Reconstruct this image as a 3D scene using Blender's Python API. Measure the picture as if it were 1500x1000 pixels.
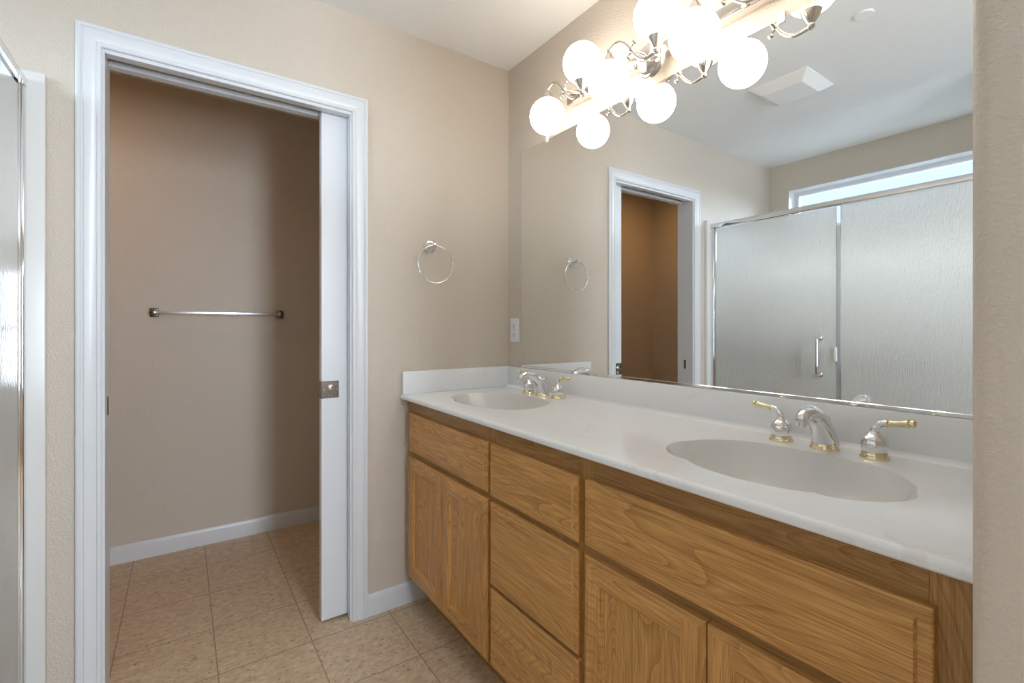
import bpy, bmesh, math, random
from mathutils import Vector, Matrix
random.seed(7)
C = bpy.context.scene.collection
PI = math.pi
for o in list(bpy.data.objects):
    bpy.data.objects.remove(o)

# ------------------------------------------------------------------ camera
cam_d = bpy.data.cameras.new('camera')
cam = bpy.data.objects.new('camera', cam_d)
C.objects.link(cam)
TH = 0.6076
cam.location = (1.9298, -1.3212, 1.175)
cam.rotation_euler = (PI / 2, 0, PI / 2 - TH)
cam_d.sensor_fit = 'HORIZONTAL'
cam_d.sensor_width = 36.0
cam_d.lens = 695.5 / 1500 * 36.0
cam_d.shift_y = -(500 - 479.8) / 1500
cam_d.clip_start = 0.02
bpy.context.scene.camera = cam

# ------------------------------------------------------------------ light of the place
sc = bpy.context.scene
sc.view_settings.view_transform = 'Standard'
sc.view_settings.look = 'None'
sc.view_settings.gamma = 1.0
sc.view_settings.use_curve_mapping = False
sc.view_settings.exposure = 0.95
sc.cycles.max_bounces = 10
sc.cycles.diffuse_bounces = 5
sc.cycles.glossy_bounces = 6
sc.cycles.transmission_bounces = 8
sc.cycles.sample_clamp_indirect = 6.0

GLOBE_EMIT = 3.9
w = bpy.data.worlds.new('sky')
sc.world = w
w.use_nodes = True
nt = w.node_tree
bg = nt.nodes['Background']
bg.inputs['Color'].default_value = (0.66, 0.80, 1.0, 1)
bg.inputs['Strength'].default_value = 0.85


def lamp(name, kind, loc, direction, energy, color, size=None, size_y=None, angle=None):
    d = bpy.data.lights.new(name, kind)
    d.energy = energy
    d.color = color
    if kind == 'AREA':
        d.shape = 'RECTANGLE'
        d.size = size
        d.size_y = size_y
    if angle is not None:
        d.angle = angle
    o = bpy.data.objects.new(name, d)
    C.objects.link(o)
    o.location = loc
    o.rotation_euler = Vector(direction).to_track_quat('-Z', 'Y').to_euler()
    return o


# soft daylight that comes in over the shower rail through the high window
lamp('sky_sun', 'SUN', (1.5, -6, 4), (-0.55, 1.0, -0.27), 2.6, (0.74, 0.87, 1.0), angle=0.55)
# open sky above the high window
lamp('skylight', 'AREA', (0.9, -5.0, 5.3), (0, 1.0, -1.2), 2500, (0.90, 0.95, 1.0), size=4.0, size_y=4.4)
# dim warm bulb in the toilet room, out of view beside the doorway
lamp('warm_bulb', 'AREA', (-0.55, -2.0, 2.40), (0, 0, -1), 1.6, (1.0, 0.55, 0.2), size=0.25, size_y=0.25)
# daylight fill lamp, added with the unseen window behind the camera
lamp('fill_daylight', 'AREA', (3.62, -0.62, 1.45), (-1, -0.15, 0), 40, (0.80, 0.90, 1.0), size=0.5, size_y=1.5)


# ------------------------------------------------------------------ mesh helpers
def finish(name, bm, mat, parent=None, sharp=35, smooth=True):
    me = bpy.data.meshes.new(name)
    bmesh.ops.recalc_face_normals(bm, faces=bm.faces)
    bm.to_mesh(me)
    bm.free()
    for m in (mat if isinstance(mat, (list, tuple)) else [mat]):
        me.materials.append(m)
    if smooth:
        for p in me.polygons:
            p.use_smooth = True
        me.set_sharp_from_angle(angle=math.radians(sharp))
    o = bpy.data.objects.new(name, me)
    C.objects.link(o)
    if parent is not None:
        o.parent = parent
        o.matrix_parent_inverse = Matrix.Translation(-Vector(parent.location)) if parent.parent is None else Matrix.Identity(4)
        if parent.parent is not None:
            # grandchild: everything is authored in world space
            o.matrix_parent_inverse = parent_world(parent).inverted()
    return o


def parent_world(p):
    m = Matrix.Translation(p.location)
    q = p
    while q.parent is not None:
        m = Matrix.Translation(q.parent.location) @ q.matrix_parent_inverse @ m
        q = q.parent
    return m


def box(bm, x0, x1, y0, y1, z0, z1, bevel=0.0, seg=2, mi=0):
    vs = [bm.verts.new((x, y, z)) for x in (x0, x1) for y in (y0, y1) for z in (z0, z1)]
    idx = [(0, 1, 3, 2), (4, 6, 7, 5), (0, 4, 5, 1), (2, 3, 7, 6), (0, 2, 6, 4), (1, 5, 7, 3)]
    fs = [bm.faces.new([vs[i] for i in f]) for f in idx]
    for f in fs:
        f.material_index = mi
    if bevel > 0:
        es = list({e for f in fs for e in f.edges})
        r = bmesh.ops.bevel(bm, geom=es, offset=bevel, segments=seg, affect='EDGES', profile=0.5)
        for f in r['faces']:
            f.material_index = mi
    return fs


def tube(bm, pts, rad, n=14, cap=True, mi=0, square=False):
    pts = [Vector(p) for p in pts]
    if not isinstance(rad, (list, tuple)):
        rad = [rad] * len(pts)
    t0 = (pts[1] - pts[0]).normalized()
    up = Vector((0, 0, 1)) if abs(t0.z) < 0.9 else Vector((1, 0, 0))
    a = t0.cross(up).normalized()
    rings = []
    for i, p in enumerate(pts):
        if i == 0:
            t = t0
        elif i == len(pts) - 1:
            t = (pts[i] - pts[i - 1]).normalized()
        else:
            t = ((pts[i + 1] - pts[i]).normalized() + (pts[i] - pts[i - 1]).normalized()).normalized()
        a = (a - t * a.dot(t)).normalized()
        b = t.cross(a)
        off = PI / 4 if square else 0
        rings.append([bm.verts.new(p + rad[i] * (math.cos(2 * PI * k / n + off) * a + math.sin(2 * PI * k / n + off) * b)) for k in range(n)])
    for i in range(len(rings) - 1):
        for k in range(n):
            f = bm.faces.new((rings[i][k], rings[i][(k + 1) % n], rings[i + 1][(k + 1) % n], rings[i + 1][k]))
            f.material_index = mi
    if cap:
        bm.faces.new(rings[0]).material_index = mi
        bm.faces.new(rings[-1]).material_index = mi


def spline(pts, k=6):
    """Catmull-Rom through the points"""
    P = [Vector(p) for p in pts]
    P = [2 * P[0] - P[1]] + P + [2 * P[-1] - P[-2]]
    out = []
    for i in range(1, len(P) - 2):
        for s in range(k):
            t = s / k
            p0, p1, p2, p3 = P[i - 1], P[i], P[i + 1], P[i + 2]
            out.append(0.5 * ((2 * p1) + (-p0 + p2) * t + (2 * p0 - 5 * p1 + 4 * p2 - p3) * t * t + (-p0 + 3 * p1 - 3 * p2 + p3) * t ** 3))
    out.append(P[-2])
    return out


def lathe(bm, prof, origin=(0, 0, 0), axis=(0, 0, 1), n=32, mi=0):
    """prof: (radius, height along axis)"""
    ax = Vector(axis).normalized()
    up = Vector((1, 0, 0)) if abs(ax.x) < 0.9 else Vector((0, 1, 0))
    a = ax.cross(up).normalized()
    b = ax.cross(a)
    O = Vector(origin)
    rings = []
    for r, h in prof:
        if r < 1e-6:
            rings.append([bm.verts.new(O + ax * h)])
        else:
            rings.append([bm.verts.new(O + ax * h + r * (math.cos(2 * PI * k / n) * a + math.sin(2 * PI * k / n) * b)) for k in range(n)])
    for i in range(len(rings) - 1):
        A, B = rings[i], rings[i + 1]
        for k in range(n):
            k2 = (k + 1) % n
            if len(A) == 1 and len(B) == 1:
                continue
            if len(A) == 1:
                f = bm.faces.new((A[0], B[k], B[k2]))
            elif len(B) == 1:
                f = bm.faces.new((A[k], A[k2], B[0]))
            else:
                f = bm.faces.new((A[k], A[k2], B[k2], B[k]))
            f.material_index = mi


def ball(bm, c, r, n=20, mi=0, sz=1.0):
    prof = [(r * math.sin(PI * i / 12), -r * sz * math.cos(PI * i / 12)) for i in range(13)]
    prof[0] = (0, -r * sz)
    prof[-1] = (0, r * sz)
    lathe(bm, prof, c, (0, 0, 1), n, mi)


def empty(name, loc, label, cat, group=None):
    o = bpy.data.objects.new(name, None)
    C.objects.link(o)
    o.location = loc
    o.empty_display_size = 0.05
    o['label'] = label
    o['category'] = cat
    if group:
        o['group'] = group
    return o


def tag(o, label, cat, group=None):
    o['label'] = label
    o['category'] = cat
    if group:
        o['group'] = group
    return o


def struct(o, label=None, cat=None):
    o['kind'] = 'structure'
    if label:
        o['label'] = label
    if cat:
        o['category'] = cat
    return o


# ------------------------------------------------------------------ materials
def new_mat(name):
    m = bpy.data.materials.new(name)
    m.use_nodes = True
    t = m.node_tree
    b = t.nodes['Principled BSDF']
    return m, t, b


def nd(t, kind, **kw):
    n = t.nodes.new(kind)
    for k, v in kw.items():
        setattr(n, k, v)
    return n


def simple(name, col, rough=0.5, metal=0.0, spec=0.5):
    m, t, b = new_mat(name)
    b.inputs['Base Color'].default_value = (*col, 1)
    b.inputs['Roughness'].default_value = rough
    b.inputs['Metallic'].default_value = metal
    b.inputs['Specular IOR Level'].default_value = spec
    return m


def math_n(t, op, a, b=None, c=None):
    n = nd(t, 'ShaderNodeMath', operation=op)
    for i, v in enumerate((a, b, c)):
        if v is None:
            continue
        if isinstance(v, (int, float)):
            n.inputs[i].default_value = v
        else:
            t.links.new(v, n.inputs[i])
    return n.outputs[0]


def paint(name, col, rough, scale, strength, dist=0.002, spec=0.5):
    """rolled paint over an orange-peel skim coat"""
    m, t, b = new_mat(name)
    L = t.links
    tc = nd(t, 'ShaderNodeTexCoord')
    n1 = nd(t, 'ShaderNodeTexNoise')
    n1.inputs['Scale'].default_value = scale
    n1.inputs['Detail'].default_value = 3.0
    n1.inputs['Roughness'].default_value = 0.55
    L.new(tc.outputs['Object'], n1.inputs['Vector'])
    rp = nd(t, 'ShaderNodeValToRGB')
    rp.color_ramp.elements[0].position = 0.42
    rp.color_ramp.elements[1].position = 0.66
    L.new(n1.outputs['Fac'], rp.inputs['Fac'])
    bp = nd(t, 'ShaderNodeBump')
    bp.inputs['Strength'].default_value = strength
    bp.inputs['Distance'].default_value = dist
    L.new(rp.outputs['Color'], bp.inputs['Height'])
    L.new(bp.outputs['Normal'], b.inputs['Normal'])
    b.inputs['Base Color'].default_value = (*col, 1)
    b.inputs['Roughness'].default_value = rough
    b.inputs['Specular IOR Level'].default_value = spec
    return m


WALL = (0.66, 0.588, 0.505)
M_wall = paint('wall_paint', WALL, 0.36, 150, 0.65)
M_wing = paint('wall_paint_orange_peel', WALL, 0.5, 170, 0.32, 0.002)
M_ceil = paint('ceiling_paint', (0.85, 0.85, 0.84), 0.7, 120, 0.2)
M_trim = simple('white_trim', (0.71, 0.73, 0.765), 0.3)
M_plastic = simple('white_plastic', (0.84, 0.85, 0.87), 0.35)
M_vent = simple('vent_plastic', (0.86, 0.86, 0.85), 0.4)
M_panel = simple('shower_panel_white', (0.74, 0.75, 0.745), 0.25)
M_chrome = simple('chrome', (0.80, 0.81, 0.83), 0.07, 1.0)
M_nickel = simple('brushed_nickel', (0.72, 0.68, 0.64), 0.2, 1.0)
M_satin = simple('satin_chrome', (0.86, 0.88, 0.90), 0.3, 1.0)
M_brass = simple('polished_brass', (0.80, 0.70, 0.47), 0.14, 1.0)
M_dark = simple('dark_gap', (0.02, 0.018, 0.015), 0.8)
M_bronze = simple('dark_plated_steel', (0.20, 0.17, 0.145), 0.25, 1.0)
M_mirror = simple('silvered_glass', (0.86, 0.875, 0.87), 0.0, 1.0)
M_clear = simple('clear_plastic', (0.85, 0.86, 0.86), 0.15)


def mk_glass(name, rough, bump, col=(1, 1, 1)):
    m, t, b = new_mat(name)
    L = t.links
    b.inputs['Base Color'].default_value = (*col, 1)
    b.inputs['Transmission Weight'].default_value = 1.0
    b.inputs['Roughness'].default_value = rough
    b.inputs['IOR'].default_value = 1.45
    if bump:
        tc = nd(t, 'ShaderNodeTexCoord')
        mp = nd(t, 'ShaderNodeMapping')
        mp.inputs['Scale'].default_value = (1, 1, 0.22)
        L.new(tc.outputs['Object'], mp.inputs['Vector'])
        n1 = nd(t, 'ShaderNodeTexNoise')
        n1.inputs['Scale'].default_value = 210
        n1.inputs['Detail'].default_value = 2
        L.new(mp.outputs['Vector'], n1.inputs['Vector'])
        bp = nd(t, 'ShaderNodeBump')
        bp.inputs['Strength'].default_value = bump
        bp.inputs['Distance'].default_value = 0.006
        L.new(n1.outputs['Fac'], bp.inputs['Height'])
        L.new(bp.outputs['Normal'], b.inputs['Normal'])
        # the pressed face scatters part of the light, like satin glass
        tr = nd(t, 'ShaderNodeBsdfTranslucent')
        tr.inputs['Color'].default_value = (0.86, 0.88, 0.86, 1)
        L.new(bp.outputs['Normal'], tr.inputs['Normal'])
        df = nd(t, 'ShaderNodeBsdfDiffuse')
        df.inputs['Color'].default_value = (0.88, 0.88, 0.86, 1)
        L.new(bp.outputs['Normal'], df.inputs['Normal'])
        m0 = nd(t, 'ShaderNodeMixShader')
        m0.inputs['Fac'].default_value = 0.70
        L.new(tr.outputs['BSDF'], m0.inputs[1])
        L.new(df.outputs['BSDF'], m0.inputs[2])
        mx = nd(t, 'ShaderNodeMixShader')
        mx.inputs['Fac'].default_value = 0.60
        L.new(b.outputs['BSDF'], mx.inputs[1])
        L.new(m0.outputs[0], mx.inputs[2])
        L.new(mx.outputs[0], t.nodes['Material Output'].inputs['Surface'])
    return m


M_rain = mk_glass('rain_glass', 0.05, 0.55)
M_seal = mk_glass('clear_seal', 0.08, 0)


def mk_pane():
    m, t, b = new_mat('window_pane')
    L = t.links
    tr = nd(t, 'ShaderNodeBsdfTransparent')
    tr.inputs['Color'].default_value = (0.95, 0.97, 0.97, 1)
    gl = nd(t, 'ShaderNodeBsdfGlossy')
    gl.inputs['Roughness'].default_value = 0.02
    fr = nd(t, 'ShaderNodeFresnel')
    fr.inputs['IOR'].default_value = 1.3
    mx = nd(t, 'ShaderNodeMixShader')
    L.new(fr.outputs[0], mx.inputs['Fac'])
    L.new(tr.outputs[0], mx.inputs[1])
    L.new(gl.outputs[0], mx.inputs[2])
    L.new(mx.outputs[0], t.nodes['Material Output'].inputs['Surface'])
    return m


M_pane = mk_pane()


def mk_globe():
    m, t, b = new_mat('lit_opal_glass')
    b.inputs['Base Color'].default_value = (0.9, 0.9, 0.88, 1)
    b.inputs['Roughness'].default_value = 0.2
    b.inputs['Emission Color'].default_value = (1.0, 0.90, 0.78, 1)
    b.inputs['Emission Strength'].default_value = GLOBE_EMIT
    return m


M_globe = mk_globe()


def mk_tile():
    m, t, b = new_mat('floor_tile')
    L = t.links
    tc = nd(t, 'ShaderNodeTexCoord')
    sp = nd(t, 'ShaderNodeSeparateXYZ')
    L.new(tc.outputs['Object'], sp.inputs[0])
    T = 0.3006
    cells = []
    ds = []
    for ax, off in (('X', -0.8608), ('Y', -1.5209)):
        s = math_n(t, 'DIVIDE', math_n(t, 'SUBTRACT', sp.outputs[ax], off), T)
        cells.append(math_n(t, 'FLOOR', s))
        fr = math_n(t, 'FRACT', s)
        ds.append(math_n(t, 'MINIMUM', fr, math_n(t, 'SUBTRACT', 1.0, fr)))
    d = math_n(t, 'MINIMUM', ds[0], ds[1])
    grout = math_n(t, 'LESS_THAN', d, 0.0062)
    cmb = nd(t, 'ShaderNodeCombineXYZ')
    L.new(cells[0], cmb.inputs[0])
    L.new(cells[1], cmb.inputs[1])
    wn = nd(t, 'ShaderNodeTexWhiteNoise')
    L.new(cmb.outputs[0], wn.inputs['Vector'])
    # per-tile offset of the travertine print
    va = nd(t, 'ShaderNodeVectorMath', operation='MULTIPLY_ADD')
    L.new(wn.outputs['Color'], va.inputs[0])
    va.inputs[1].default_value = (7, 7, 7)
    L.new(tc.outputs['Object'], va.inputs[2])
    mp = nd(t, 'ShaderNodeMapping')
    mp.inputs['Scale'].default_value = (1.6, 1.0, 1.0)
    L.new(va.outputs[0], mp.inputs['Vector'])
    n1 = nd(t, 'ShaderNodeTexNoise')
    n1.inputs['Scale'].default_value = 34
    n1.inputs['Detail'].default_value = 6
    n1.inputs['Roughness'].default_value = 0.65
    L.new(mp.outputs[0], n1.inputs['Vector'])
    r1 = nd(t, 'ShaderNodeValToRGB')
    e = r1.color_ramp.elements
    e[0].position = 0.3
    e[0].color = (0.48, 0.355, 0.23, 1)
    e[1].position = 0.72
    e[1].color = (0.74, 0.59, 0.42, 1)
    L.new(n1.outputs['Fac'], r1.inputs['Fac'])
    # dark pits
    n2 = nd(t, 'ShaderNodeTexNoise')
    n2.inputs['Scale'].default_value = 62
    n2.inputs['Detail'].default_value = 2
    L.new(mp.outputs[0], n2.inputs['Vector'])
    r2 = nd(t, 'ShaderNodeValToRGB')
    r2.color_ramp.elements[0].position = 0.62
    r2.color_ramp.elements[1].position = 0.70
    L.new(n2.outputs['Fac'], r2.inputs['Fac'])
    mx = nd(t, 'ShaderNodeMix', data_type='RGBA')
    L.new(math_n(t, 'MULTIPLY', r2.outputs['Color'], 0.55), mx.inputs['Factor'])
    L.new(r1.outputs['Color'], mx.inputs[6])
    mx.inputs[7].default_value = (0.13, 0.085, 0.06, 1)
    mg = nd(t, 'ShaderNodeMix', data_type='RGBA')
    L.new(grout, mg.inputs['Factor'])
    L.new(mx.outputs[2], mg.inputs[6])
    mg.inputs[7].default_value = (0.30, 0.225, 0.16, 1)
    L.new(mg.outputs[2], b.inputs['Base Color'])
    b.inputs['Roughness'].default_value = 0.38
    b.inputs['Specular IOR Level'].default_value = 0.4
    bp = nd(t, 'ShaderNodeBump')
    bp.inputs['Strength'].default_value = 0.4
    bp.inputs['Distance'].default_value = 0.001
    L.new(math_n(t, 'SUBTRACT', 1.0, grout), bp.inputs['Height'])
    L.new(bp.outputs['Normal'], b.inputs['Normal'])
    return m


M_tile = mk_tile()


def mk_oak(name, vertical, tone=1.0):
    m, t, b = new_mat(name)
    L = t.links
    tc = nd(t, 'ShaderNodeTexCoord')
    oi = nd(t, 'ShaderNodeObjectInfo')
    off = nd(t, 'ShaderNodeVectorMath', operation='MULTIPLY_ADD')
    cr = nd(t, 'ShaderNodeCombineXYZ')
    for i in range(3):
        L.new(math_n(t, 'MULTIPLY', oi.outputs['Random'], (9.1, 3.7, 5.3)[i]), cr.inputs[i])
    L.new(cr.outputs[0], off.inputs[0])
    off.inputs[1].default_value = (1, 1, 1)
    L.new(tc.outputs['Object'], off.inputs[2])
    along, across = ((0, 2), (2, 0))[1 if vertical else 0] if False else ((2, 0) if vertical else (0, 2))

    def mapped(sa, sc_):
        mp = nd(t, 'ShaderNodeMapping')
        s = [sc_, sc_, sc_]
        s[along] = sa
        mp.inputs['Scale'].default_value = s
        L.new(off.outputs[0], mp.inputs['Vector'])
        return mp.outputs[0]

    # cathedral figure: contour lines of a stretched noise field
    n1 = nd(t, 'ShaderNodeTexNoise')
    n1.inputs['Scale'].default_value = 1.0
    n1.inputs['Detail'].default_value = 1.5
    n1.inputs['Roughness'].default_value = 0.4
    L.new(mapped(0.8, 6.0), n1.inputs['Vector'])
    rings = math_n(t, 'FRACT', math_n(t, 'MULTIPLY', n1.outputs['Fac'], 42.0))
    r1 = nd(t, 'ShaderNodeValToRGB')
    e = r1.color_ramp.elements
    e[0].position = 0.0
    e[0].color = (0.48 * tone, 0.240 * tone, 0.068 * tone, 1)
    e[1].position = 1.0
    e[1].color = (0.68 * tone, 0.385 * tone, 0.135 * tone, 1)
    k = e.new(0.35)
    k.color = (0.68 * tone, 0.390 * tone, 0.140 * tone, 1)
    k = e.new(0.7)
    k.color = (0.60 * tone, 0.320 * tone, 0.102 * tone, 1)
    L.new(rings, r1.inputs['Fac'])
    # pores
    n2 = nd(t, 'ShaderNodeTexNoise')
    n2.inputs['Scale'].default_value = 1.0
    n2.inputs['Detail'].default_value = 3
    L.new(mapped(9, 420), n2.inputs['Vector'])
    r2 = nd(t, 'ShaderNodeValToRGB')
    r2.color_ramp.elements[0].position = 0.35
    r2.color_ramp.elements[0].color = (0.70, 0.64, 0.56, 1)
    r2.color_ramp.elements[1].position = 0.6
    r2.color_ramp.elements[1].color = (1.04, 1.04, 1.04, 1)
    L.new(n2.outputs['Fac'], r2.inputs['Fac'])
    n3 = nd(t, 'ShaderNodeTexNoise')
    n3.inputs['Scale'].default_value = 1.0
    n3.inputs['Detail'].default_value = 2
    L.new(mapped(2.0, 30), n3.inputs['Vector'])
    r3 = nd(t, 'ShaderNodeValToRGB')
    r3.color_ramp.elements[0].position = 0.3
    r3.color_ramp.elements[0].color = (0.86, 0.84, 0.80, 1)
    r3.color_ramp.elements[1].position = 0.7
    r3.color_ramp.elements[1].color = (1.08, 1.08, 1.08, 1)
    L.new(n3.outputs['Fac'], r3.inputs['Fac'])
    m1 = nd(t, 'ShaderNodeMix', data_type='RGBA', blend_type='MULTIPLY')
    m1.inputs['Factor'].default_value = 1
    L.new(r1.outputs['Color'], m1.inputs[6])
    L.new(r2.outputs['Color'], m1.inputs[7])
    m2 = nd(t, 'ShaderNodeMix', data_type='RGBA', blend_type='MULTIPLY')
    m2.inputs['Factor'].default_value = 1
    L.new(m1.outputs[2], m2.inputs[6])
    L.new(r3.outputs['Color'], m2.inputs[7])
    L.new(m2.outputs[2], b.inputs['Base Color'])
    b.inputs['Roughness'].default_value = 0.36
    b.inputs['Specular IOR Level'].default_value = 0.45
    bp = nd(t, 'ShaderNodeBump')
    bp.inputs['Strength'].default_value = 0.12
    bp.inputs['Distance'].default_value = 0.001
    L.new(n2.outputs['Fac'], bp.inputs['Height'])
    L.new(bp.outputs['Normal'], b.inputs['Normal'])
    return m


OAK_H = mk_oak('oak_grain_across', False)
OAK_V = mk_oak('oak_grain_upright', True)
OAK_SHADE = mk_oak('oak_shaded_frame', False, 0.62)  # same oak darkened, painting in the shade around the fronts
OAK_SHADE_V = mk_oak('oak_shaded_frame_upright', True, 0.68)


def mk_marble(name, base, vein, amount, rough):
    m, t, b = new_mat(name)
    L = t.links
    tc = nd(t, 'ShaderNodeTexCoord')
    n1 = nd(t, 'ShaderNodeTexNoise')
    n1.inputs['Scale'].default_value = 4.0
    n1.inputs['Detail'].default_value = 5
    n1.inputs['Distortion'].default_value = 1.4
    L.new(tc.outputs['Object'], n1.inputs['Vector'])
    d = math_n(t, 'ABSOLUTE', math_n(t, 'SUBTRACT', n1.outputs['Fac'], 0.5))
    r = nd(t, 'ShaderNodeValToRGB')
    r.color_ramp.elements[0].position = 0.0
    r.color_ramp.elements[0].color = (1, 1, 1, 1)
    r.color_ramp.elements[1].position = 0.02
    r.color_ramp.elements[1].color = (0, 0, 0, 1)
    L.new(d, r.inputs['Fac'])
    n2 = nd(t, 'ShaderNodeTexNoise')
    n2.inputs['Scale'].default_value = 5.0
    L.new(tc.outputs['Object'], n2.inputs['Vector'])
    r2 = nd(t, 'ShaderNodeValToRGB')
    r2.color_ramp.elements[0].position = 0.5
    r2.color_ramp.elements[1].position = 0.7
    L.new(n2.outputs['Fac'], r2.inputs['Fac'])
    f = math_n(t, 'MULTIPLY', math_n(t, 'MULTIPLY', r.outputs['Color'], r2.outputs['Color']), amount)
    mx = nd(t, 'ShaderNodeMix', data_type='RGBA')
    L.new(f, mx.inputs['Factor'])
    mx.inputs[6].default_value = (*base, 1)
    mx.inputs[7].default_value = (*vein, 1)
    L.new(mx.outputs[2], b.inputs['Base Color'])
    b.inputs['Roughness'].default_value = rough
    return m


M_marble = mk_marble('cultured_marble', (0.85, 0.87, 0.89), (0.66, 0.61, 0.57), 0.32, 0.16)
M_basin = mk_marble('bisque_basin', (0.68, 0.675, 0.665), (0.6, 0.39, 0.37), 0.1, 0.16)

# ------------------------------------------------------------------ the room shell
ZC = 2.437
XE = 3.30          # right end of the room, behind the camera
YB = -2.52         # wall with the high window
XW = -1.138        # back wall of the toilet room
bm = bmesh.new()
box(bm, XW - 0.12, XE + 0.12, YB - 0.16, 0.12, -0.06, 0)
struct(finish('floor', bm, M_tile, smooth=False))
bm = bmesh.new()
box(bm, XW - 0.12, XE + 0.12, YB - 0.16, 0.12, ZC, ZC + 0.06)
struct(finish('ceiling', bm, M_ceil, smooth=False))
bm = bmesh.new()
box(bm, XW - 0.12, XE + 0.12, 0, 0.12, 0, ZC)
struct(finish('wall_vanity', bm, M_wall, smooth=False))
# window wall
WX0, WX1, WZ0, WZ1 = 0.147, 1.62, 1.900, 2.2235
bm = bmesh.new()
box(bm, XW - 0.12, WX0, YB - 0.16, YB, 0, ZC)
box(bm, WX1, XE + 0.12, YB - 0.16, YB, 0, ZC)
box(bm, WX0, WX1, YB - 0.16, YB, 0, WZ0)
box(bm, WX0, WX1, YB - 0.16, YB, WZ1, ZC)
struct(finish('wall_window', bm, M_wall, smooth=False))
# right wall with an opening added for fill light, behind the camera
bm = bmesh.new()
box(bm, XE, XE + 0.12, YB, -1.20, 0, ZC)
box(bm, XE, XE + 0.12, -0.35, 0, 0, ZC)
box(bm, XE, XE + 0.12, -1.20, -0.35, 0, 0.75)
box(bm, XE, XE + 0.12, -1.20, -0.35, 2.15, ZC)
struct(finish('wall_right', bm, M_wall, smooth=False))
bm = bmesh.new()
box(bm, XW - 0.12, XW, YB, 0, 0, ZC)
struct(finish('wall_closet', bm, M_wall, smooth=False))
# partition at the far end of the shower
bm = bmesh.new()
box(bm, 1.75, 1.87, YB, -1.66, 0, ZC)
struct(finish('wall_shower', bm, M_wall, smooth=False))
# wing wall at the end of the vanity, rounded corners
bm = bmesh.new()
fs = box(bm, 1.789, 1.915, -0.615, 0, 0, ZC)
es = [e for e in bm.edges if abs(e.verts[0].co.z - e.verts[1].co.z) > 1 and e.verts[0].co.y < -0.5]
bmesh.ops.bevel(bm, geom=es, offset=0.016, segments=6, affect='EDGES', profile=0.5)
struct(finish('wall_wing', bm, M_wing, sharp=60))

# door wall: pocket-door opening
TWALL = 0.12
YL, YR, ZT = -1.517, -0.768, 2.027     # clear opening
bm = bmesh.new()
box(bm, -TWALL, 0, YB, YL - 0.018, 0, ZC)
box(bm, -TWALL, 0, YL - 0.018, 0, 2.12, ZC)
for xa, xb in ((-0.034, 0), (-TWALL, -0.088)):
    box(bm, xa, xb, YL - 0.018, YR + 0.018, 2.045, 2.12)
    box(bm, xa, xb, YR + 0.018, 0, 0, 2.12)
struct(finish('wall_left', bm, M_wall, smooth=False))

# jambs
bm = bmesh.new()
box(bm, -TWALL, 0.0, YL - 0.018, YL, 0, 2.045, 0.001, 1)
for xa, xb in ((-0.036, 0.0), (-TWALL, -0.086)):
    box(bm, xa, xb, YL, YR, ZT, 2.045, 0.001, 1)
    box(bm, xa, xb, YR, YR + 0.018, 0, 2.045, 0.001, 1)
jamb = struct(finish('trim_2', bm, M_trim), 'white split jamb lining of the pocket door opening', 'door jamb')
bm = bmesh.new()
box(bm, -0.066, -0.054, YL, YL + 0.0025, 0.895, 0.955, 0.001, 1)
finish('strike_plate', bm, M_bronze, jamb)


# casing
def casing(name, x, s):
    prof = [(0, 0), (0, 0.008), (0.003, 0.011), (0.011, 0.0115), (0.0135, 0.0085), (0.019, 0.011), (0.030, 0.0145),
            (0.041, 0.0155), (0.0435, 0.0125), (0.047, 0.0125), (0.0505, 0.0165), (0.057, 0.017), (0.061, 0.0145), (0.061, 0)]
    yl, yr, zt = YL - 0.006, YR + 0.006, ZT + 0.0115
    bm = bmesh.new()
    rows = []
    for wd, th in prof:
        X = x + s * th
        rows.append([bm.verts.new(p) for p in ((X, yl - wd, 0), (X, yl - wd, zt + wd), (X, yr + wd, zt + wd), (X, yr + wd, 0))])
    for a, b in zip(rows[:-1], rows[1:]):
        for k in range(3):
            bm.faces.new((a[k], a[k + 1], b[k + 1], b[k]))
    for k in range(3):
        bm.faces.new((rows[0][k], rows[-1][k], rows[-1][k + 1], rows[0][k + 1]))
    bm.faces.new([r[0] for r in rows])
    bm.faces.new([r[3] for r in rows])
    return struct(finish(name, bm, M_trim, sharp=25))


casing('trim_1', 0.0, 1)

# pocket door
bm = bmesh.new()
box(bm, -0.079, -0.044, -0.8675, -0.03, 0.012, 2.06, 0.0015, 1)
door = struct(finish('door_1', bm, M_trim), 'white pocket door half slid into the wall', 'door')
bm = bmesh.new()
box(bm, -0.044, -0.0425, -0.8675, -0.801, 0.894, 0.962, 0.0008, 1)
box(bm, -0.077, -0.0425, -0.8695, -0.8670, 0.894, 0.962, 0.0008, 1)
latch = finish('latch_plate', bm, M_bronze, door)
latch['label'] = 'square plated privacy latch on the door edge'
bm = bmesh.new()
lathe(bm, [(0.0115, 0), (0.0115, 0.004), (0.008, 0.006), (0, 0.006)], (-0.0425, -0.833, 0.936), (1, 0, 0), 20)
box(bm, -0.0425, -0.033, -0.835, -0.831, 0.927, 0.945, 0.001, 1)
finish('thumb_turn', bm, M_nickel, latch)
bm = bmesh.new()
box(bm, -0.0425, -0.0395, -0.844, -0.822, 0.902, 0.914, 0.001, 1)
finish('finger_pull', bm, M_chrome, latch)
bm = bmesh.new()
for yy in (-0.858, -0.809):
    lathe(bm, [(0.004, 0), (0.003, 0.0015), (0, 0.0015)], (-0.0425, yy, 0.928), (1, 0, 0), 12)
finish('screw', bm, M_nickel, latch)


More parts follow.
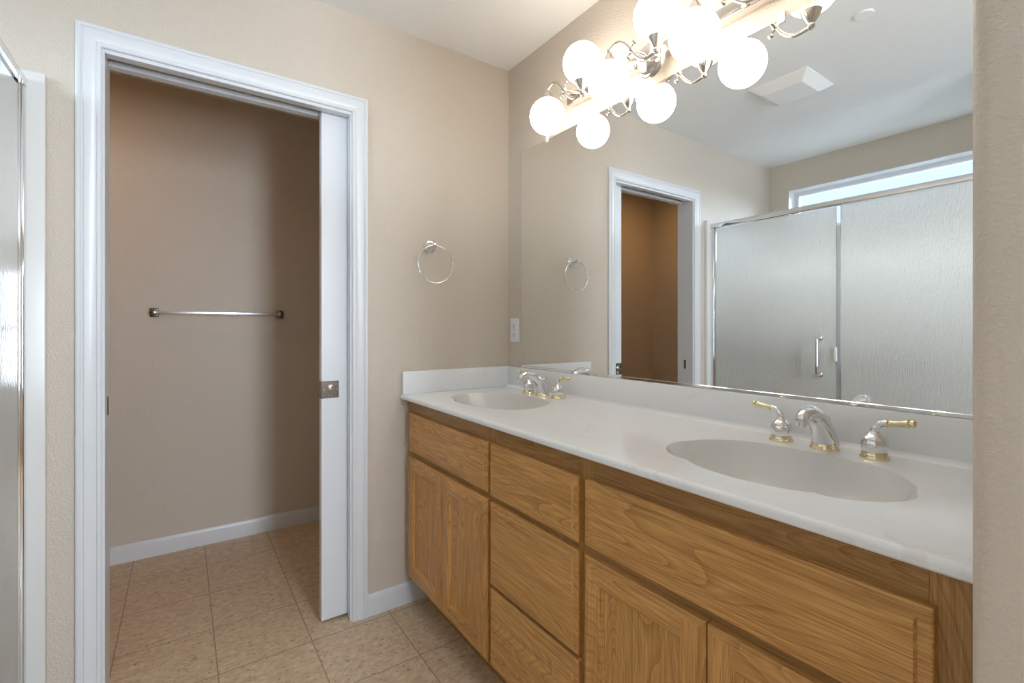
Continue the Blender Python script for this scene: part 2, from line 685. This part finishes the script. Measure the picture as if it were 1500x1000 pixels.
# baseboards
def baseboard(name, p0, p1, nrm, h=0.088, th=0.013):
    prof = [(0, 0), (th, 0), (th, h - 0.018), (th - 0.003, h - 0.009), (th * 0.45, h - 0.001), (0, h)]
    bm = bmesh.new()
    n = Vector((*nrm, 0))
    rows = []
    for P in (p0, p1):
        rows.append([bm.verts.new(Vector((*P, 0)) + n * a + Vector((0, 0, b))) for a, b in prof])
    k = len(prof)
    for i in range(k):
        bm.faces.new((rows[0][i], rows[0][(i + 1) % k], rows[1][(i + 1) % k], rows[1][i]))
    bm.faces.new(rows[0])
    bm.faces.new(rows[1])
    return struct(finish(name, bm, M_trim, sharp=25))


baseboard('baseboard_left', (0, YR + 0.067), (0, -0.449), (1, 0))
baseboard('baseboard_closet', (XW, YB), (XW, 0), (1, 0))
baseboard('baseboard_closet_window', (XW + 0.013, YB), (-TWALL, YB), (0, 1))
baseboard('baseboard_closet_vanity', (XW + 0.013, 0), (-TWALL, 0), (0, -1))

# high window over the shower
bm = bmesh.new()
fw = 0.035
ya, yb = YB - 0.13, YB - 0.085
for x0, x1, z0, z1 in ((WX0, WX0 + fw, WZ0, WZ1), (WX1 - fw, WX1, WZ0, WZ1), (WX0 + fw, WX1 - fw, WZ0, WZ0 + fw), (WX0 + fw, WX1 - fw, WZ1 - fw, WZ1)):
    box(bm, x0, x1, ya, yb, z0, z1, 0.002, 1)
win = struct(finish('window_1', bm, M_trim), 'long narrow high window over the shower wall', 'window')
bm = bmesh.new()
box(bm, WX0 + fw, WX1 - fw, YB - 0.112, YB - 0.108, WZ0 + fw, WZ1 - fw)
finish('pane', bm, M_pane, win, smooth=False)
bm = bmesh.new()
# painted white reveal lining
r = 0.004
box(bm, WX0, WX0 + r, yb, YB + 0.001, WZ0, WZ1)
box(bm, WX1 - r, WX1, yb, YB + 0.001, WZ0, WZ1)
box(bm, WX0 + r, WX1 - r, yb, YB + 0.001, WZ0, WZ0 + r)
box(bm, WX0 + r, WX1 - r, yb, YB + 0.001, WZ1 - r, WZ1)
finish('reveal', bm, M_trim, win, smooth=False)

# window added in the unseen right wall to let fill light in
bm = bmesh.new()
for y0, y1, z0, z1 in ((-1.20, -1.15, 0.75, 2.15), (-0.40, -0.35, 0.75, 2.15), (-1.15, -0.40, 0.75, 0.80), (-1.15, -0.40, 2.10, 2.15), (-1.15, -0.40, 1.43, 1.47)):
    box(bm, XE + 0.03, XE + 0.08, y0, y1, z0, z1, 0.002, 1)
struct(finish('fill_window', bm, M_trim), 'added white framed window for fill light in the unseen right wall', 'window')

# ------------------------------------------------------------------ shower
st = empty('shower_stall', (0.9, -2.1, 0), 'white panelled shower stall with a curb behind the frosted glass', 'shower')
TOPP = 1.913
bm = bmesh.new()
box(bm, 0, 0.022, YB, -1.6475, 0, TOPP, 0.003, 2)
finish('side_panel', bm, M_panel, st)
bm = bmesh.new()
box(bm, 0.022, 1.728, YB + 0.001, YB + 0.02, 0, 1.893, 0.003, 2)
finish('back_panel', bm, M_panel, st)
bm = bmesh.new()
box(bm, 1.728, 1.75, YB, -1.6475, 0, TOPP, 0.003, 2)
finish('side_panel', bm, M_panel, st)
bm = bmesh.new()
box(bm, 0.022, 1.728, -1.76, -1.655, 0, 0.11, 0.01, 3)
finish('curb', bm, M_panel, st)
bm = bmesh.new()
box(bm, 0.022, 1.728, YB + 0.02, -1.76, 0, 0.04, 0.004, 2)
finish('shower_pan', bm, M_panel, st)

YG = -1.70
en = empty('shower_enclosure', (0.9, YG, 0.11), 'frosted rain glass shower enclosure with chrome header rail', 'shower enclosure')
bm = bmesh.new()
# header rail: rounded extrusion
prof = [(-0.016, 0.0), (-0.016, 0.022), (-0.011, 0.029), (0, 0.032), (0.011, 0.029), (0.016, 0.022), (0.016, 0.0), (0.006, 0.0), (0.006, 0.006), (-0.006, 0.006), (-0.006, 0.0)]
rows = [[bm.verts.new((X, YG + a, 1.860 + b)) for a, b in prof] for X in (0.022, 1.728)]
k = len(prof)
for i in range(k):
    bm.faces.new((rows[0][i], rows[0][(i + 1) % k], rows[1][(i + 1) % k], rows[1][i]))
bm.faces.new(rows[0])
bm.faces.new(rows[1])
finish('header_rail', bm, M_chrome, en, sharp=40)
bm = bmesh.new()
box(bm, 0.022, 0.047, YG - 0.014, YG + 0.014, 0.11, 1.860, 0.004, 3)
box(bm, 0.047, 0.055, YG - 0.007, YG + 0.007, 0.11, 1.860, 0.002, 2)
finish('wall_channel', bm, M_chrome, en)
bm = bmesh.new()
box(bm, 0.022, 1.728, YG - 0.012, YG + 0.012, 0.11, 0.125, 0.003, 2)
finish('bottom_track', bm, M_chrome, en)
bm = bmesh.new()
box(bm, 0.808, 1.728, YG - 0.003, YG + 0.003, 0.125, 1.863)
finish('fixed_panel', bm, M_rain, en, smooth=False)
bm = bmesh.new()
box(bm, 0.058, 0.786, YG - 0.003, YG + 0.003, 0.135, 1.853)
sd = finish('shower_door', bm, M_rain, en, smooth=False)
bm = bmesh.new()
hx = 0.705
pts = spline([(hx, YG + 0.003, 0.905), (hx, YG + 0.03, 0.905), (hx, YG + 0.046, 0.911), (hx, YG + 0.052, 0.927), (hx, YG + 0.052, 1.01), (hx, YG + 0.052, 1.093),
              (hx, YG + 0.046, 1.109), (hx, YG + 0.03, 1.115), (hx, YG + 0.003, 1.115)], 5)
tube(bm, pts, 0.0085, 14)
for z in (0.905, 1.115):
    lathe(bm, [(0.013, 0), (0.013, 0.004), (0.009, 0.006)], (hx, YG + 0.003, z), (0, 1, 0), 18)
hd = finish('door_handle', bm, M_chrome, sd)
hd['label'] = 'chrome D-shaped pull handle'
bm = bmesh.new()
box(bm, 0.776, 0.790, YG + 0.003, YG + 0.014, 0.985, 1.065, 0.003, 2)
finish('catch', bm, M_plastic, sd)
bm = bmesh.new()
box(bm, 0.786, 0.8075, YG - 0.004, YG + 0.004, 0.13, 1.855, 0.001, 1)
finish('seal_strip', bm, M_seal, en)

g = empty('grab_bar', (0.022, -1.80, 1.245), 'vertical chrome grab bar behind the frosted shower door', 'grab bar')
bm = bmesh.new()
tube(bm, spline([(0.022, -1.80, 0.965), (0.05, -1.80, 0.965), (0.066, -1.80, 0.985), (0.068, -1.80, 1.02), (0.068, -1.80, 1.245), (0.068, -1.80, 1.47), (0.066, -1.80, 1.505), (0.05, -1.80, 1.525), (0.022, -1.80, 1.525)], 5), 0.0125, 14)
finish('bar', bm, M_nickel, g)
for z in (0.965, 1.525):
    bm = bmesh.new()
    lathe(bm, [(0.038, 0), (0.038, 0.008), (0.02, 0.012), (0.0125, 0.012)], (0.022, -1.80, z), (1, 0, 0), 24)
    finish('flange', bm, M_nickel, g)
v = empty('shower_valve', (0.022, -2.08, 1.14), 'round chrome shower valve on the side wall behind frosted glass', 'shower valve')
bm = bmesh.new()
lathe(bm, [(0.085, 0), (0.085, 0.006), (0.06, 0.014), (0.03, 0.018), (0, 0.018)], (0.022, -2.08, 1.14), (1, 0, 0), 32)
finish('escutcheon', bm, M_nickel, v)
bm = bmesh.new()
lathe(bm, [(0.024, 0.016), (0.028, 0.03), (0.022, 0.055), (0, 0.058)], (0.022, -2.08, 1.14), (1, 0, 0), 24)
tube(bm, [(0.06, -2.08, 1.14), (0.068, -2.08, 1.07)], [0.009, 0.006], 10)
finish('valve_handle', bm, M_nickel, v)

# ------------------------------------------------------------------ vanity cabinet
VX = 1.789
FY = -0.522        # face-frame front
van = empty('vanity_cabinet', (0.9, -0.27, 0), 'long oak vanity cabinet with panelled doors and drawers under white top', 'vanity cabinet')
bm = bmesh.new()
BZ = 0.112
H, V = 0, 1
stiles = ((0.0, 0.045), (0.655, 0.700), (1.070, 1.118), (1.732, VX - 0.0015))
for i, (a, b) in enumerate(stiles):
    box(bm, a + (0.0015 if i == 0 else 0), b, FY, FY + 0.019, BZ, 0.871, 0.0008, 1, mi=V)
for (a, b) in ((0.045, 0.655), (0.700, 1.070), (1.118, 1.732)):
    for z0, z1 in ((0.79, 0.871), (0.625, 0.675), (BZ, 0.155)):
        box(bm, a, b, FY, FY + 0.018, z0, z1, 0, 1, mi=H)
finish('face_frame', bm, [OAK_SHADE, OAK_SHADE_V], van)
bm = bmesh.new()
box(bm, 0.002, 0.018, FY + 0.019, -0.004, BZ, 0.865)
box(bm, VX - 0.018, VX - 0.002, FY + 0.019, -0.004, BZ, 0.865)
box(bm, 0.018, VX - 0.018, FY + 0.019, -0.004, BZ, BZ + 0.016)
box(bm, 0.018, VX - 0.018, -0.02, -0.004, BZ + 0.016, 0.74)
box(bm, 0.67, 0.685, FY + 0.019, -0.02, BZ + 0.016, 0.74)
box(bm, 1.085, 1.10, FY + 0.019, -0.02, BZ + 0.016, 0.74)
box(bm, 0.002, VX - 0.002, -0.448, -0.432, 0.0, BZ)
finish('carcass', bm, OAK_SHADE_V, van)


def rect_ring(bm, x0, x1, z0, z1, ins, y):
    return [bm.verts.new((x0 + ins, y, z0 + ins)), bm.verts.new((x1 - ins, y, z0 + ins)), bm.verts.new((x1 - ins, y, z1 - ins)), bm.verts.new((x0 + ins, y, z1 - ins))]


def front(name, x0, x1, z0, z1):
    bm = bmesh.new()
    prof = [(0, 0), (0, 0.0125), (0.0012, 0.0142), (0.003, 0.015), (0.0165, 0.0155), (0.0195, 0.0205)]
    rs = [rect_ring(bm, x0, x1, z0, z1, i, FY - d) for i, d in prof]
    bm.faces.new(rs[0])
    for a, b in zip(rs[:-1], rs[1:]):
        for k in range(4):
            bm.faces.new((a[k], a[(k + 1) % 4], b[(k + 1) % 4], b[k]))
    bm.faces.new(rs[-1])
    return finish(name, bm, OAK_H, van, sharp=20)


front('false_front', 0.040, 0.6695, 0.660, 0.8165)
front('drawer', 0.683, 1.0815, 0.656, 0.8165)
front('drawer', 0.683, 1.0815, 0.3825, 0.6375)
front('drawer', 0.683, 1.0815, 0.130, 0.3705)
front('false_front', 1.104, 1.7405, 0.660, 0.8165)


def cab_door(x0, x1, z0=0.130, z1=0.6375, sw=0.050):
    bm = bmesh.new()
    prof = [(0, 0), (0, 0.0135), (0.002, 0.0155), (0.010, 0.0160), (0.0125, 0.0205)]
    rs = [rect_ring(bm, x0, x1, z0, z1, i, FY - d) for i, d in prof]
    for a, b in zip(rs[:-1], rs[1:]):
        for k in range(4):
            bm.faces.new((a[k], a[(k + 1) % 4], b[(k + 1) % 4], b[k])).material_index = (H, V, H, V)[k]
    # flat face: stiles run through, rails butt between them
    i0, d = 0.0125, FY - 0.0205
    X0, X1, Z0, Z1 = x0 + i0, x1 - i0, z0 + i0, z1 - i0
    A, B = x0 + sw, x1 - sw
    a, b = z0 + sw, z1 - sw

    def q(xa, xb, za, zb, mi):
        f = bm.faces.new([bm.verts.new(p) for p in ((xa, d, za), (xb, d, za), (xb, d, zb), (xa, d, zb))])
        f.material_index = mi
    q(X0, A, Z0, Z1, V)
    q(B, X1, Z0, Z1, V)
    q(A, B, Z0, a, H)
    q(A, B, b, Z1, H)
    prof = [(sw, 0.0205), (sw + 0.002, 0.0185), (sw + 0.006, 0.0175), (sw + 0.010, 0.0125), (sw + 0.012, 0.011), (sw + 0.012, 0.0)]
    rs2 = [rect_ring(bm, x0, x1, z0, z1, i, FY - dd) for i, dd in prof]
    for r0, r1 in zip(rs2[:-1], rs2[1:]):
        for k in range(4):
            bm.faces.new((r0[k], r0[(k + 1) % 4], r1[(k + 1) % 4], r1[k])).material_index = (H, V, H, V)[k]
    for k in range(4):
        bm.faces.new((rs[0][k], rs[0][(k + 1) % 4], rs2[-1][(k + 1) % 4], rs2[-1][k]))
    me_obj = finish('cabinet_door', bm, [OAK_H, OAK_V], van, sharp=20)
    bm = bmesh.new()
    box(bm, x0 + sw + 0.011, x1 - sw - 0.011, FY - 0.0115, FY - 0.004, z0 + sw + 0.011, z1 - sw - 0.011)
    finish('panel', bm, OAK_V, me_obj, smooth=False)
    return me_obj


cab_door(0.0365, 0.3525)
cab_door(0.3555, 0.6695)
cab_door(1.104, 1.4205)
cab_door(1.4235, 1.7405)

# ------------------------------------------------------------------ vanity top with two shell basins
ZT_, ZB_ = 0.8915, 0.8725
CF = -0.5585
HALF = [(0.0, -0.142), (0.05, -0.1435), (0.10, -0.1495), (0.138, -0.160), (0.166, -0.178), (0.196, -0.212), (0.217, -0.245), (0.2265, -0.281)]
LOBE = [(0.2265, -0.281), (0.2345, -0.308), (0.2315, -0.340), (0.222, -0.367), (0.204, -0.393), (0.180, -0.414), (0.152, -0.4285), (0.126, -0.4285)]
FRONT = [(0.126, -0.4285), (0.100, -0.445), (0.06, -0.458), (0.0, -0.4645)]


def shell():
    right = []
    for seg in (HALF, LOBE, FRONT):
        s = spline([(a, b, 0) for a, b in seg], 3)
        right += [(p.x, p.y) for p in s[:-1]]
    right.append(FRONT[-1])
    left = [(-a, b) for a, b in right[1:-1]][::-1]
    return right + left


SH = shell()
SINKS = (0.3705, 1.430)
top = empty('countertop', (0.9, -0.27, ZT_), 'white cultured marble vanity top with two shell shaped basins', 'countertop')
bm = bmesh.new()
R = 0.010
x0, x1 = 0.0015, VX - 0.0005
outer = [bm.verts.new(p) for p in ((x0, CF + R, ZT_), (x1, CF + R, ZT_), (x1, -0.002, ZT_), (x0, -0.002, ZT_))]
edges = [bm.edges.new((outer[i], outer[(i + 1) % 4])) for i in range(4)]
holes = []
for sx in SINKS:
    hv = [bm.verts.new((sx + a, b, ZT_)) for a, b in SH]
    holes.append(hv)
    edges += [bm.edges.new((hv[i], hv[(i + 1) % len(hv)])) for i in range(len(hv))]
bmesh.ops.triangle_fill(bm, use_beauty=True, edges=edges)
# moulded front edge
prev = (outer[0], outer[1])
steps = [(CF + R - R * math.sin(a * PI / 12), ZT_ - R + R * math.cos(a * PI / 12)) for a in range(1, 7)] + [(CF, ZB_ + 0.003), (CF + 0.003, ZB_), (-0.50, ZB_)]
for y, z in steps:
    cur = (bm.verts.new((x0, y, z)), bm.verts.new((x1, y, z)))
    bm.faces.new((prev[0], prev[1], cur[1], cur[0]))
    prev = cur
finish('counter_slab', bm, M_marble, top, sharp=40)
for sx in SINKS:
    bm = bmesh.new()
    cx_, cy_ = sx, -0.295
    rings = []
    lev = [(1.0, 0.0), (0.988, -0.003), (0.965, -0.010), (0.93, -0.021), (0.87, -0.037), (0.78, -0.056), (0.65, -0.077), (0.5, -0.094), (0.33, -0.105), (0.16, -0.110)]
    for s, dz in lev:
        blend = min(1.0, (1 - s) * 1.4)
        row = []
        for a, b in SH:
            px, py = a * s, (b - cy_) * s
            rr = math.hypot(px, py)
            an = math.atan2(py, px)
            er = s / math.sqrt((math.cos(an) / 0.236) ** 2 + (math.sin(an) / 0.16) ** 2)
            f = (1 - blend) + blend * er / rr
            row.append(bm.verts.new((cx_ + px * f, cy_ + py * f, ZT_ + dz)))
        rings.append(row)
    n = len(SH)
    for A, B in zip(rings[:-1], rings[1:]):
        for i in range(n):
            bm.faces.new((A[i], A[(i + 1) % n], B[(i + 1) % n], B[i]))
    bm.faces.new(rings[-1])
    bs = finish('basin', bm, M_basin, top, sharp=60)
    bm = bmesh.new()
    lathe(bm, [(0.0, 0.003), (0.014, 0.0025), (0.017, 0.001), (0.022, 0.002), (0.024, 0.0)], (cx_, cy_, ZT_ - 0.110), (0, 0, 1), 24)
    finish('drain', bm, M_chrome, bs)
bm = bmesh.new()
box(bm, 0.0215, x1, -0.021, -0.002, ZT_, 0.989, 0.003, 2)
# coved joint
rows = []
for X in (0.0215, x1):
    rows.append([bm.verts.new((X, -0.021 - 0.012 + 0.012 * math.sin(a * PI / 10), ZT_ + 0.012 - 0.012 * math.cos(a * PI / 10))) for a in range(6)] + [bm.verts.new((X, -0.0205, ZT_))])
for i in range(6):
    bm.faces.new((rows[0][i], rows[0][i + 1], rows[1][i + 1], rows[1][i]))
finish('backsplash', bm, M_marble, top)
bm = bmesh.new()
box(bm, 0.0015, 0.0215, -0.5535, -0.002, ZT_, 0.989, 0.003, 2)
finish('side_splash', bm, M_marble, top)


# ------------------------------------------------------------------ faucets
def faucet(cx0, label):
    f = empty('faucet', (cx0, -0.085, ZT_), label, 'faucet', None)
    y0 = -0.082
    # spout
    bm = bmesh.new()
    pts = spline([(cx0, y0 + 0.004, ZT_ + 0.010), (cx0, y0, ZT_ + 0.024), (cx0, y0 - 0.013, ZT_ + 0.046), (cx0, y0 - 0.031, ZT_ + 0.067), (cx0, y0 - 0.053, ZT_ + 0.083),
                  (cx0, y0 - 0.075, ZT_ + 0.0895), (cx0, y0 - 0.095, ZT_ + 0.0885), (cx0, y0 - 0.108, ZT_ + 0.082), (cx0, y0 - 0.114, ZT_ + 0.075)], 5)
    rads = []
    for i in range(len(pts)):
        s = i / (len(pts) - 1)
        rads.append(0.0170 * (1 - s) ** 1.1 + 0.0125 + (0.0022 if s > 0.75 else 0) * (s - 0.75) * 4)
    tube(bm, pts, rads, 20)
    sp = finish('spout', bm, M_chrome, f, sharp=60)
    bm = bmesh.new()
    lathe(bm, [(0.0115, 0), (0.0115, 0.012), (0.009, 0.012)], (cx0, y0 - 0.114, ZT_ + 0.066), (0, 0, 1), 20)
    finish('aerator', bm, M_chrome, sp)
    bm = bmesh.new()
    lathe(bm, [(0.0, 0), (0.031, 0), (0.031, 0.003), (0.028, 0.007), (0.0265, 0.0125), (0.024, 0.0135), (0, 0.0135)], (cx0, y0, ZT_), (0, 0, 1), 32)
    fl = finish('spout_flange', bm, M_brass, sp)
    fl['label'] = 'brass base ring'
    bm = bmesh.new()
    tube(bm, [(cx0, y0 + 0.011, ZT_ + 0.012), (cx0, y0 + 0.011, ZT_ + 0.056)], 0.003, 10)
    lathe(bm, [(0, 0), (0.004, 0.0), (0.005, 0.003), (0.0035, 0.005), (0.0075, 0.011), (0.0085, 0.016), (0.006, 0.022), (0, 0.024)], (cx0, y0 + 0.011, ZT_ + 0.052), (0, 0, 1), 16)
    lr = finish('lift_rod', bm, M_brass, f)
    lr['label'] = 'brass lift rod knob'
    for s in (-1, 1):
        hx = cx0 + s * 0.098
        bm = bmesh.new()
        lathe(bm, [(0.020, 0.010), (0.0225, 0.015), (0.0248, 0.023), (0.0255, 0.030), (0.0245, 0.037), (0.0225, 0.041), (0.0243, 0.043), (0.0228, 0.0455), (0.0165, 0.050), (0.0115, 0.055), (0.009, 0.059), (0, 0.059)], (hx, y0, ZT_), (0, 0, 1), 32)
        tube(bm, spline([(hx, y0, ZT_ + 0.052), (hx + s * 0.001, y0, ZT_ + 0.063), (hx + s * 0.007, y0, ZT_ + 0.073), (hx + s * 0.017, y0, ZT_ + 0.078), (hx + s * 0.024, y0, ZT_ + 0.0785)], 5), [0.0085] * 8 + [0.0075] * 13, 16)
        h = finish('faucet_handle', bm, M_chrome, f, sharp=50)
        bm = bmesh.new()
        lathe(bm, [(0, 0), (0.028, 0), (0.028, 0.003), (0.0255, 0.006), (0.024, 0.0125), (0.021, 0.0135), (0, 0.0135)], (hx, y0, ZT_), (0, 0, 1), 32)
        hf = finish('handle_flange', bm, M_brass, h)
        hf['label'] = 'brass base ring'
        bm = bmesh.new()
        d = Vector((s * 1.0, 0, 0.13))
        lathe(bm, [(0.0, 0.0), (0.0085, 0.0), (0.009, 0.002), (0.0068, 0.0045), (0.0062, 0.014), (0.0072, 0.029), (0.0088, 0.037), (0.0065, 0.039), (0.0088, 0.042), (0.0082, 0.047), (0.004, 0.050), (0, 0.0505)], (hx + s * 0.023, y0, ZT_ + 0.0785), d, 20)
        lv = finish('lever', bm, M_brass, h)
        lv['label'] = 'brass lever grip'
    return f


faucet(SINKS[0], 'chrome and brass two-handle faucet at the far basin by the door wall')
faucet(SINKS[1] + 0.003, 'chrome and brass two-handle faucet at the near basin by the wing wall')

# ------------------------------------------------------------------ mirror
mr = empty('wall_mirror', (0.95, 0, 1.0), 'large frameless wall mirror over the vanity top', 'mirror')
bm = bmesh.new()
box(bm, 0.1205, VX - 0.002, -0.0062, -0.0008, 0.9975, 2.000)
finish('mirror_glass', bm, M_mirror, mr, smooth=False)
bm = bmesh.new()
box(bm, 0.1205, VX - 0.002, -0.0105, -0.0063, 0.9895, 0.9985, 0.001, 1)
box(bm, 0.1205, VX - 0.002, -0.0063, -0.0005, 0.9895, 0.9970)
ch = finish('bottom_channel', bm, M_chrome, mr)
ch['label'] = 'chrome channel along the bottom edge'
for xc in (0.308, 1.30):
    bm = bmesh.new()
    box(bm, xc - 0.009, xc + 0.009, -0.0095, -0.0063, 1.987, 2.004, 0.002, 2)
    box(bm, xc - 0.009, xc + 0.009, -0.0095, -0.0005, 2.0005, 2.018, 0.002, 2)
    cl = finish('clip', bm, M_clear, mr)
    cl['label'] = 'clear plastic clip on the top edge'

# ------------------------------------------------------------------ vanity light
lt = empty('vanity_light', (0.897, 0, 2.09), 'six-globe brushed nickel vanity light bar above the mirror', 'vanity light')
bm = bmesh.new()
box(bm, 0.470, 1.325, -0.036, -0.0005, 2.078, 2.118, 0.004, 3)
finish('backplate', bm, M_nickel, lt)
bm = bmesh.new()
lathe(bm, [(0, 0.0), (0.058, 0.0), (0.058, 0.006), (0.053, 0.012), (0.050, 0.014), (0.047, 0.022), (0.036, 0.034), (0.022, 0.040), (0.0, 0.042)], (0.897, -0.036, 2.075), (0, -1, 0), 40)
finish('canopy', bm, M_nickel, lt)
for dx in (-0.041, 0.041):
    bm = bmesh.new()
    lathe(bm, [(0.0045, 0), (0.0045, 0.012), (0.008, 0.014), (0.0085, 0.02), (0.005, 0.026), (0, 0.026)], (0.897 + dx, -0.05, 2.060), (0, -1, 0), 14)
    finish('canopy_nut', bm, M_chrome, lt)
AY = -0.131
for i in range(3):
    xd = 0.466 + 0.3285 * i
    S = [(0, 2.117), (0.012, 2.126), (0.038, 2.131), (0.068, 2.114), (0.0985, 2.078), (0.126, 2.044), (0.154, 2.027), (0.182, 2.028), (0.197, 2.033)]
    bm = bmesh.new()
    tube(bm, spline([(xd + a, AY, b) for a, b in S], 5), 0.0052, 12)
    xm = xd + 0.0985
    ball(bm, (xm, AY, 2.078), 0.0098)
    ball(bm, (xd, AY, 2.117), 0.0105)
    ball(bm, (xd + 0.197, AY, 2.033), 0.0105)
    # cross pin with ball finials
    tube(bm, [(xm - 0.010, AY, 2.062), (xm + 0.010, AY, 2.096)], 0.0042, 10)
    ball(bm, (xm - 0.012, AY, 2.058), 0.0078)
    ball(bm, (xm + 0.012, AY, 2.100), 0.0078)
    tube(bm, [(xm, AY, 2.078), (xm, -0.036, 2.090)], 0.0058, 12)
    lathe(bm, [(0.015, 0), (0.015, 0.004), (0.009, 0.009), (0.0058, 0.009)], (xm, -0.036, 2.090), (0, -1, 0), 20)
    arm = finish('arm', bm, M_nickel, lt, sharp=50)
    for gx, gz, up in ((xd, 2.117, -1), (xd + 0.197, 2.033, 1)):
        bm = bmesh.new()
        lathe(bm, [(0.0, 0.006), (0.009, 0.006), (0.012, 0.012), (0.019, 0.022), (0.0285, 0.042), (0.030, 0.046), (0.027, 0.046), (0, 0.042)], (gx, AY, gz), (0, 0, up), 28)
        finish('socket_cup', bm, M_nickel, arm)
        bm = bmesh.new()
        ball(bm, (gx, AY, gz + up * 0.104), 0.0705, 36)
        gl = finish('globe_shade', bm, M_globe, lt, sharp=80)

# the long fixture hangs a touch out of level
lt.rotation_euler.y = 0.02
lt.location.z -= 0.009

# ------------------------------------------------------------------ wall fittings
tr = empty('towel_ring', (0, -0.423, 1.53), 'chrome towel ring on the beige wall above the far basin', 'towel ring')
bm = bmesh.new()
lathe(bm, [(0.029, 0), (0.029, 0.004), (0.026, 0.008), (0.021, 0.009), (0.019, 0.014), (0.013, 0.019), (0.009, 0.026), (0.0085, 0.040), (0.011, 0.043), (0.0125, 0.050), (0.009, 0.057), (0, 0.059)], (0.0005, -0.423, 1.530), (1, 0, 0), 32)
finish('mount', bm, M_chrome, tr)
bm = bmesh.new()
rc, rr = (0.050, -0.4175, 1.4495), 0.0815
ring = [(rc[0], rc[1] + rr * math.sin(2 * PI * k / 48), rc[2] + rr * math.cos(2 * PI * k / 48)) for k in range(49)]
tube(bm, ring, 0.0036, 12, cap=False)
finish('ring', bm, M_chrome, tr, sharp=60)

tb = empty('towel_bar', (XW, -1.145, 1.253), 'chrome towel bar on the closet back wall beyond the doorway', 'towel bar')
bm = bmesh.new()
box(bm, XW + 0.050, XW + 0.064, -1.425, -0.865, 1.246, 1.260, 0.0015, 2)
finish('rod', bm, M_satin, tb)
for yy in (-1.438, -0.852):
    bm = bmesh.new()
    box(bm, XW + 0.0005, XW + 0.010, yy - 0.0195, yy + 0.0195, 1.2305, 1.2755, 0.003, 2)
    box(bm, XW + 0.010, XW + 0.070, yy - 0.0135, yy + 0.0135, 1.241, 1.265, 0.004, 2)
    finish('bracket', bm, M_bronze, tb)

ol = empty('outlet', (0.058, 0, 1.163), 'white duplex outlet plate beside the mirror edge', 'outlet')
bm = bmesh.new()
box(bm, 0.0225, 0.0935, -0.006, -0.0003, 1.106, 1.220, 0.003, 3)
finish('cover_plate', bm, M_plastic, ol)
for z in (1.1425, 1.1835):
    bm = bmesh.new()
    box(bm, 0.041, 0.075, -0.0085, -0.005, z - 0.0145, z + 0.0145, 0.002, 2)
    rc_ = finish('receptacle', bm, M_plastic, ol)
    bm = bmesh.new()
    box(bm, 0.0505, 0.0525, -0.0088, -0.0080, z - 0.002, z + 0.008)
    box(bm, 0.0635, 0.0655, -0.0088, -0.0080, z - 0.002, z + 0.008)
    lathe(bm, [(0.0025, 0), (0.0025, 0.0008), (0, 0.0008)], (0.058, -0.0082, z - 0.008), (0, -1, 0), 12)
    finish('slot', bm, M_dark, rc_, smooth=False)
bm = bmesh.new()
lathe(bm, [(0.003, 0), (0.002, 0.001), (0, 0.001)], (0.058, -0.006, 1.163), (0, -1, 0), 12)
finish('screw', bm, M_nickel, ol)

ef = empty('exhaust_fan', (0.72, -1.31, ZC), 'square white exhaust fan cover on the ceiling', 'exhaust fan')
bm = bmesh.new()
rows = []
for hw, hl, dz in ((0.143, 0.148, 0), (0.143, 0.148, 0.005), (0.138, 0.143, 0.008), (0.100, 0.096, 0.036), (0.096, 0.092, 0.038)):
    rows.append([bm.verts.new((0.72 + a * hw, -1.31 + b * hl, ZC - 0.0005 - dz)) for a, b in ((-1, -1), (1, -1), (1, 1), (-1, 1))])
for A, B in zip(rows[:-1], rows[1:]):
    for k in range(4):
        bm.faces.new((A[k], A[(k + 1) % 4], B[(k + 1) % 4], B[k]))
bm.faces.new(rows[0])
bm.faces.new(rows[-1])
finish('fan_cover', bm, M_vent, ef, sharp=20)
bm = bmesh.new()
lathe(bm, [(0, 0.0005), (0.034, 0.0005), (0.034, 0.003), (0.031, 0.007), (0, 0.008)], (1.170, -0.945, ZC), (0, 0, -1), 32)
tag(finish('sprinkler_cover', bm, M_vent), 'small round white cover plate on the ceiling', 'ceiling cover')
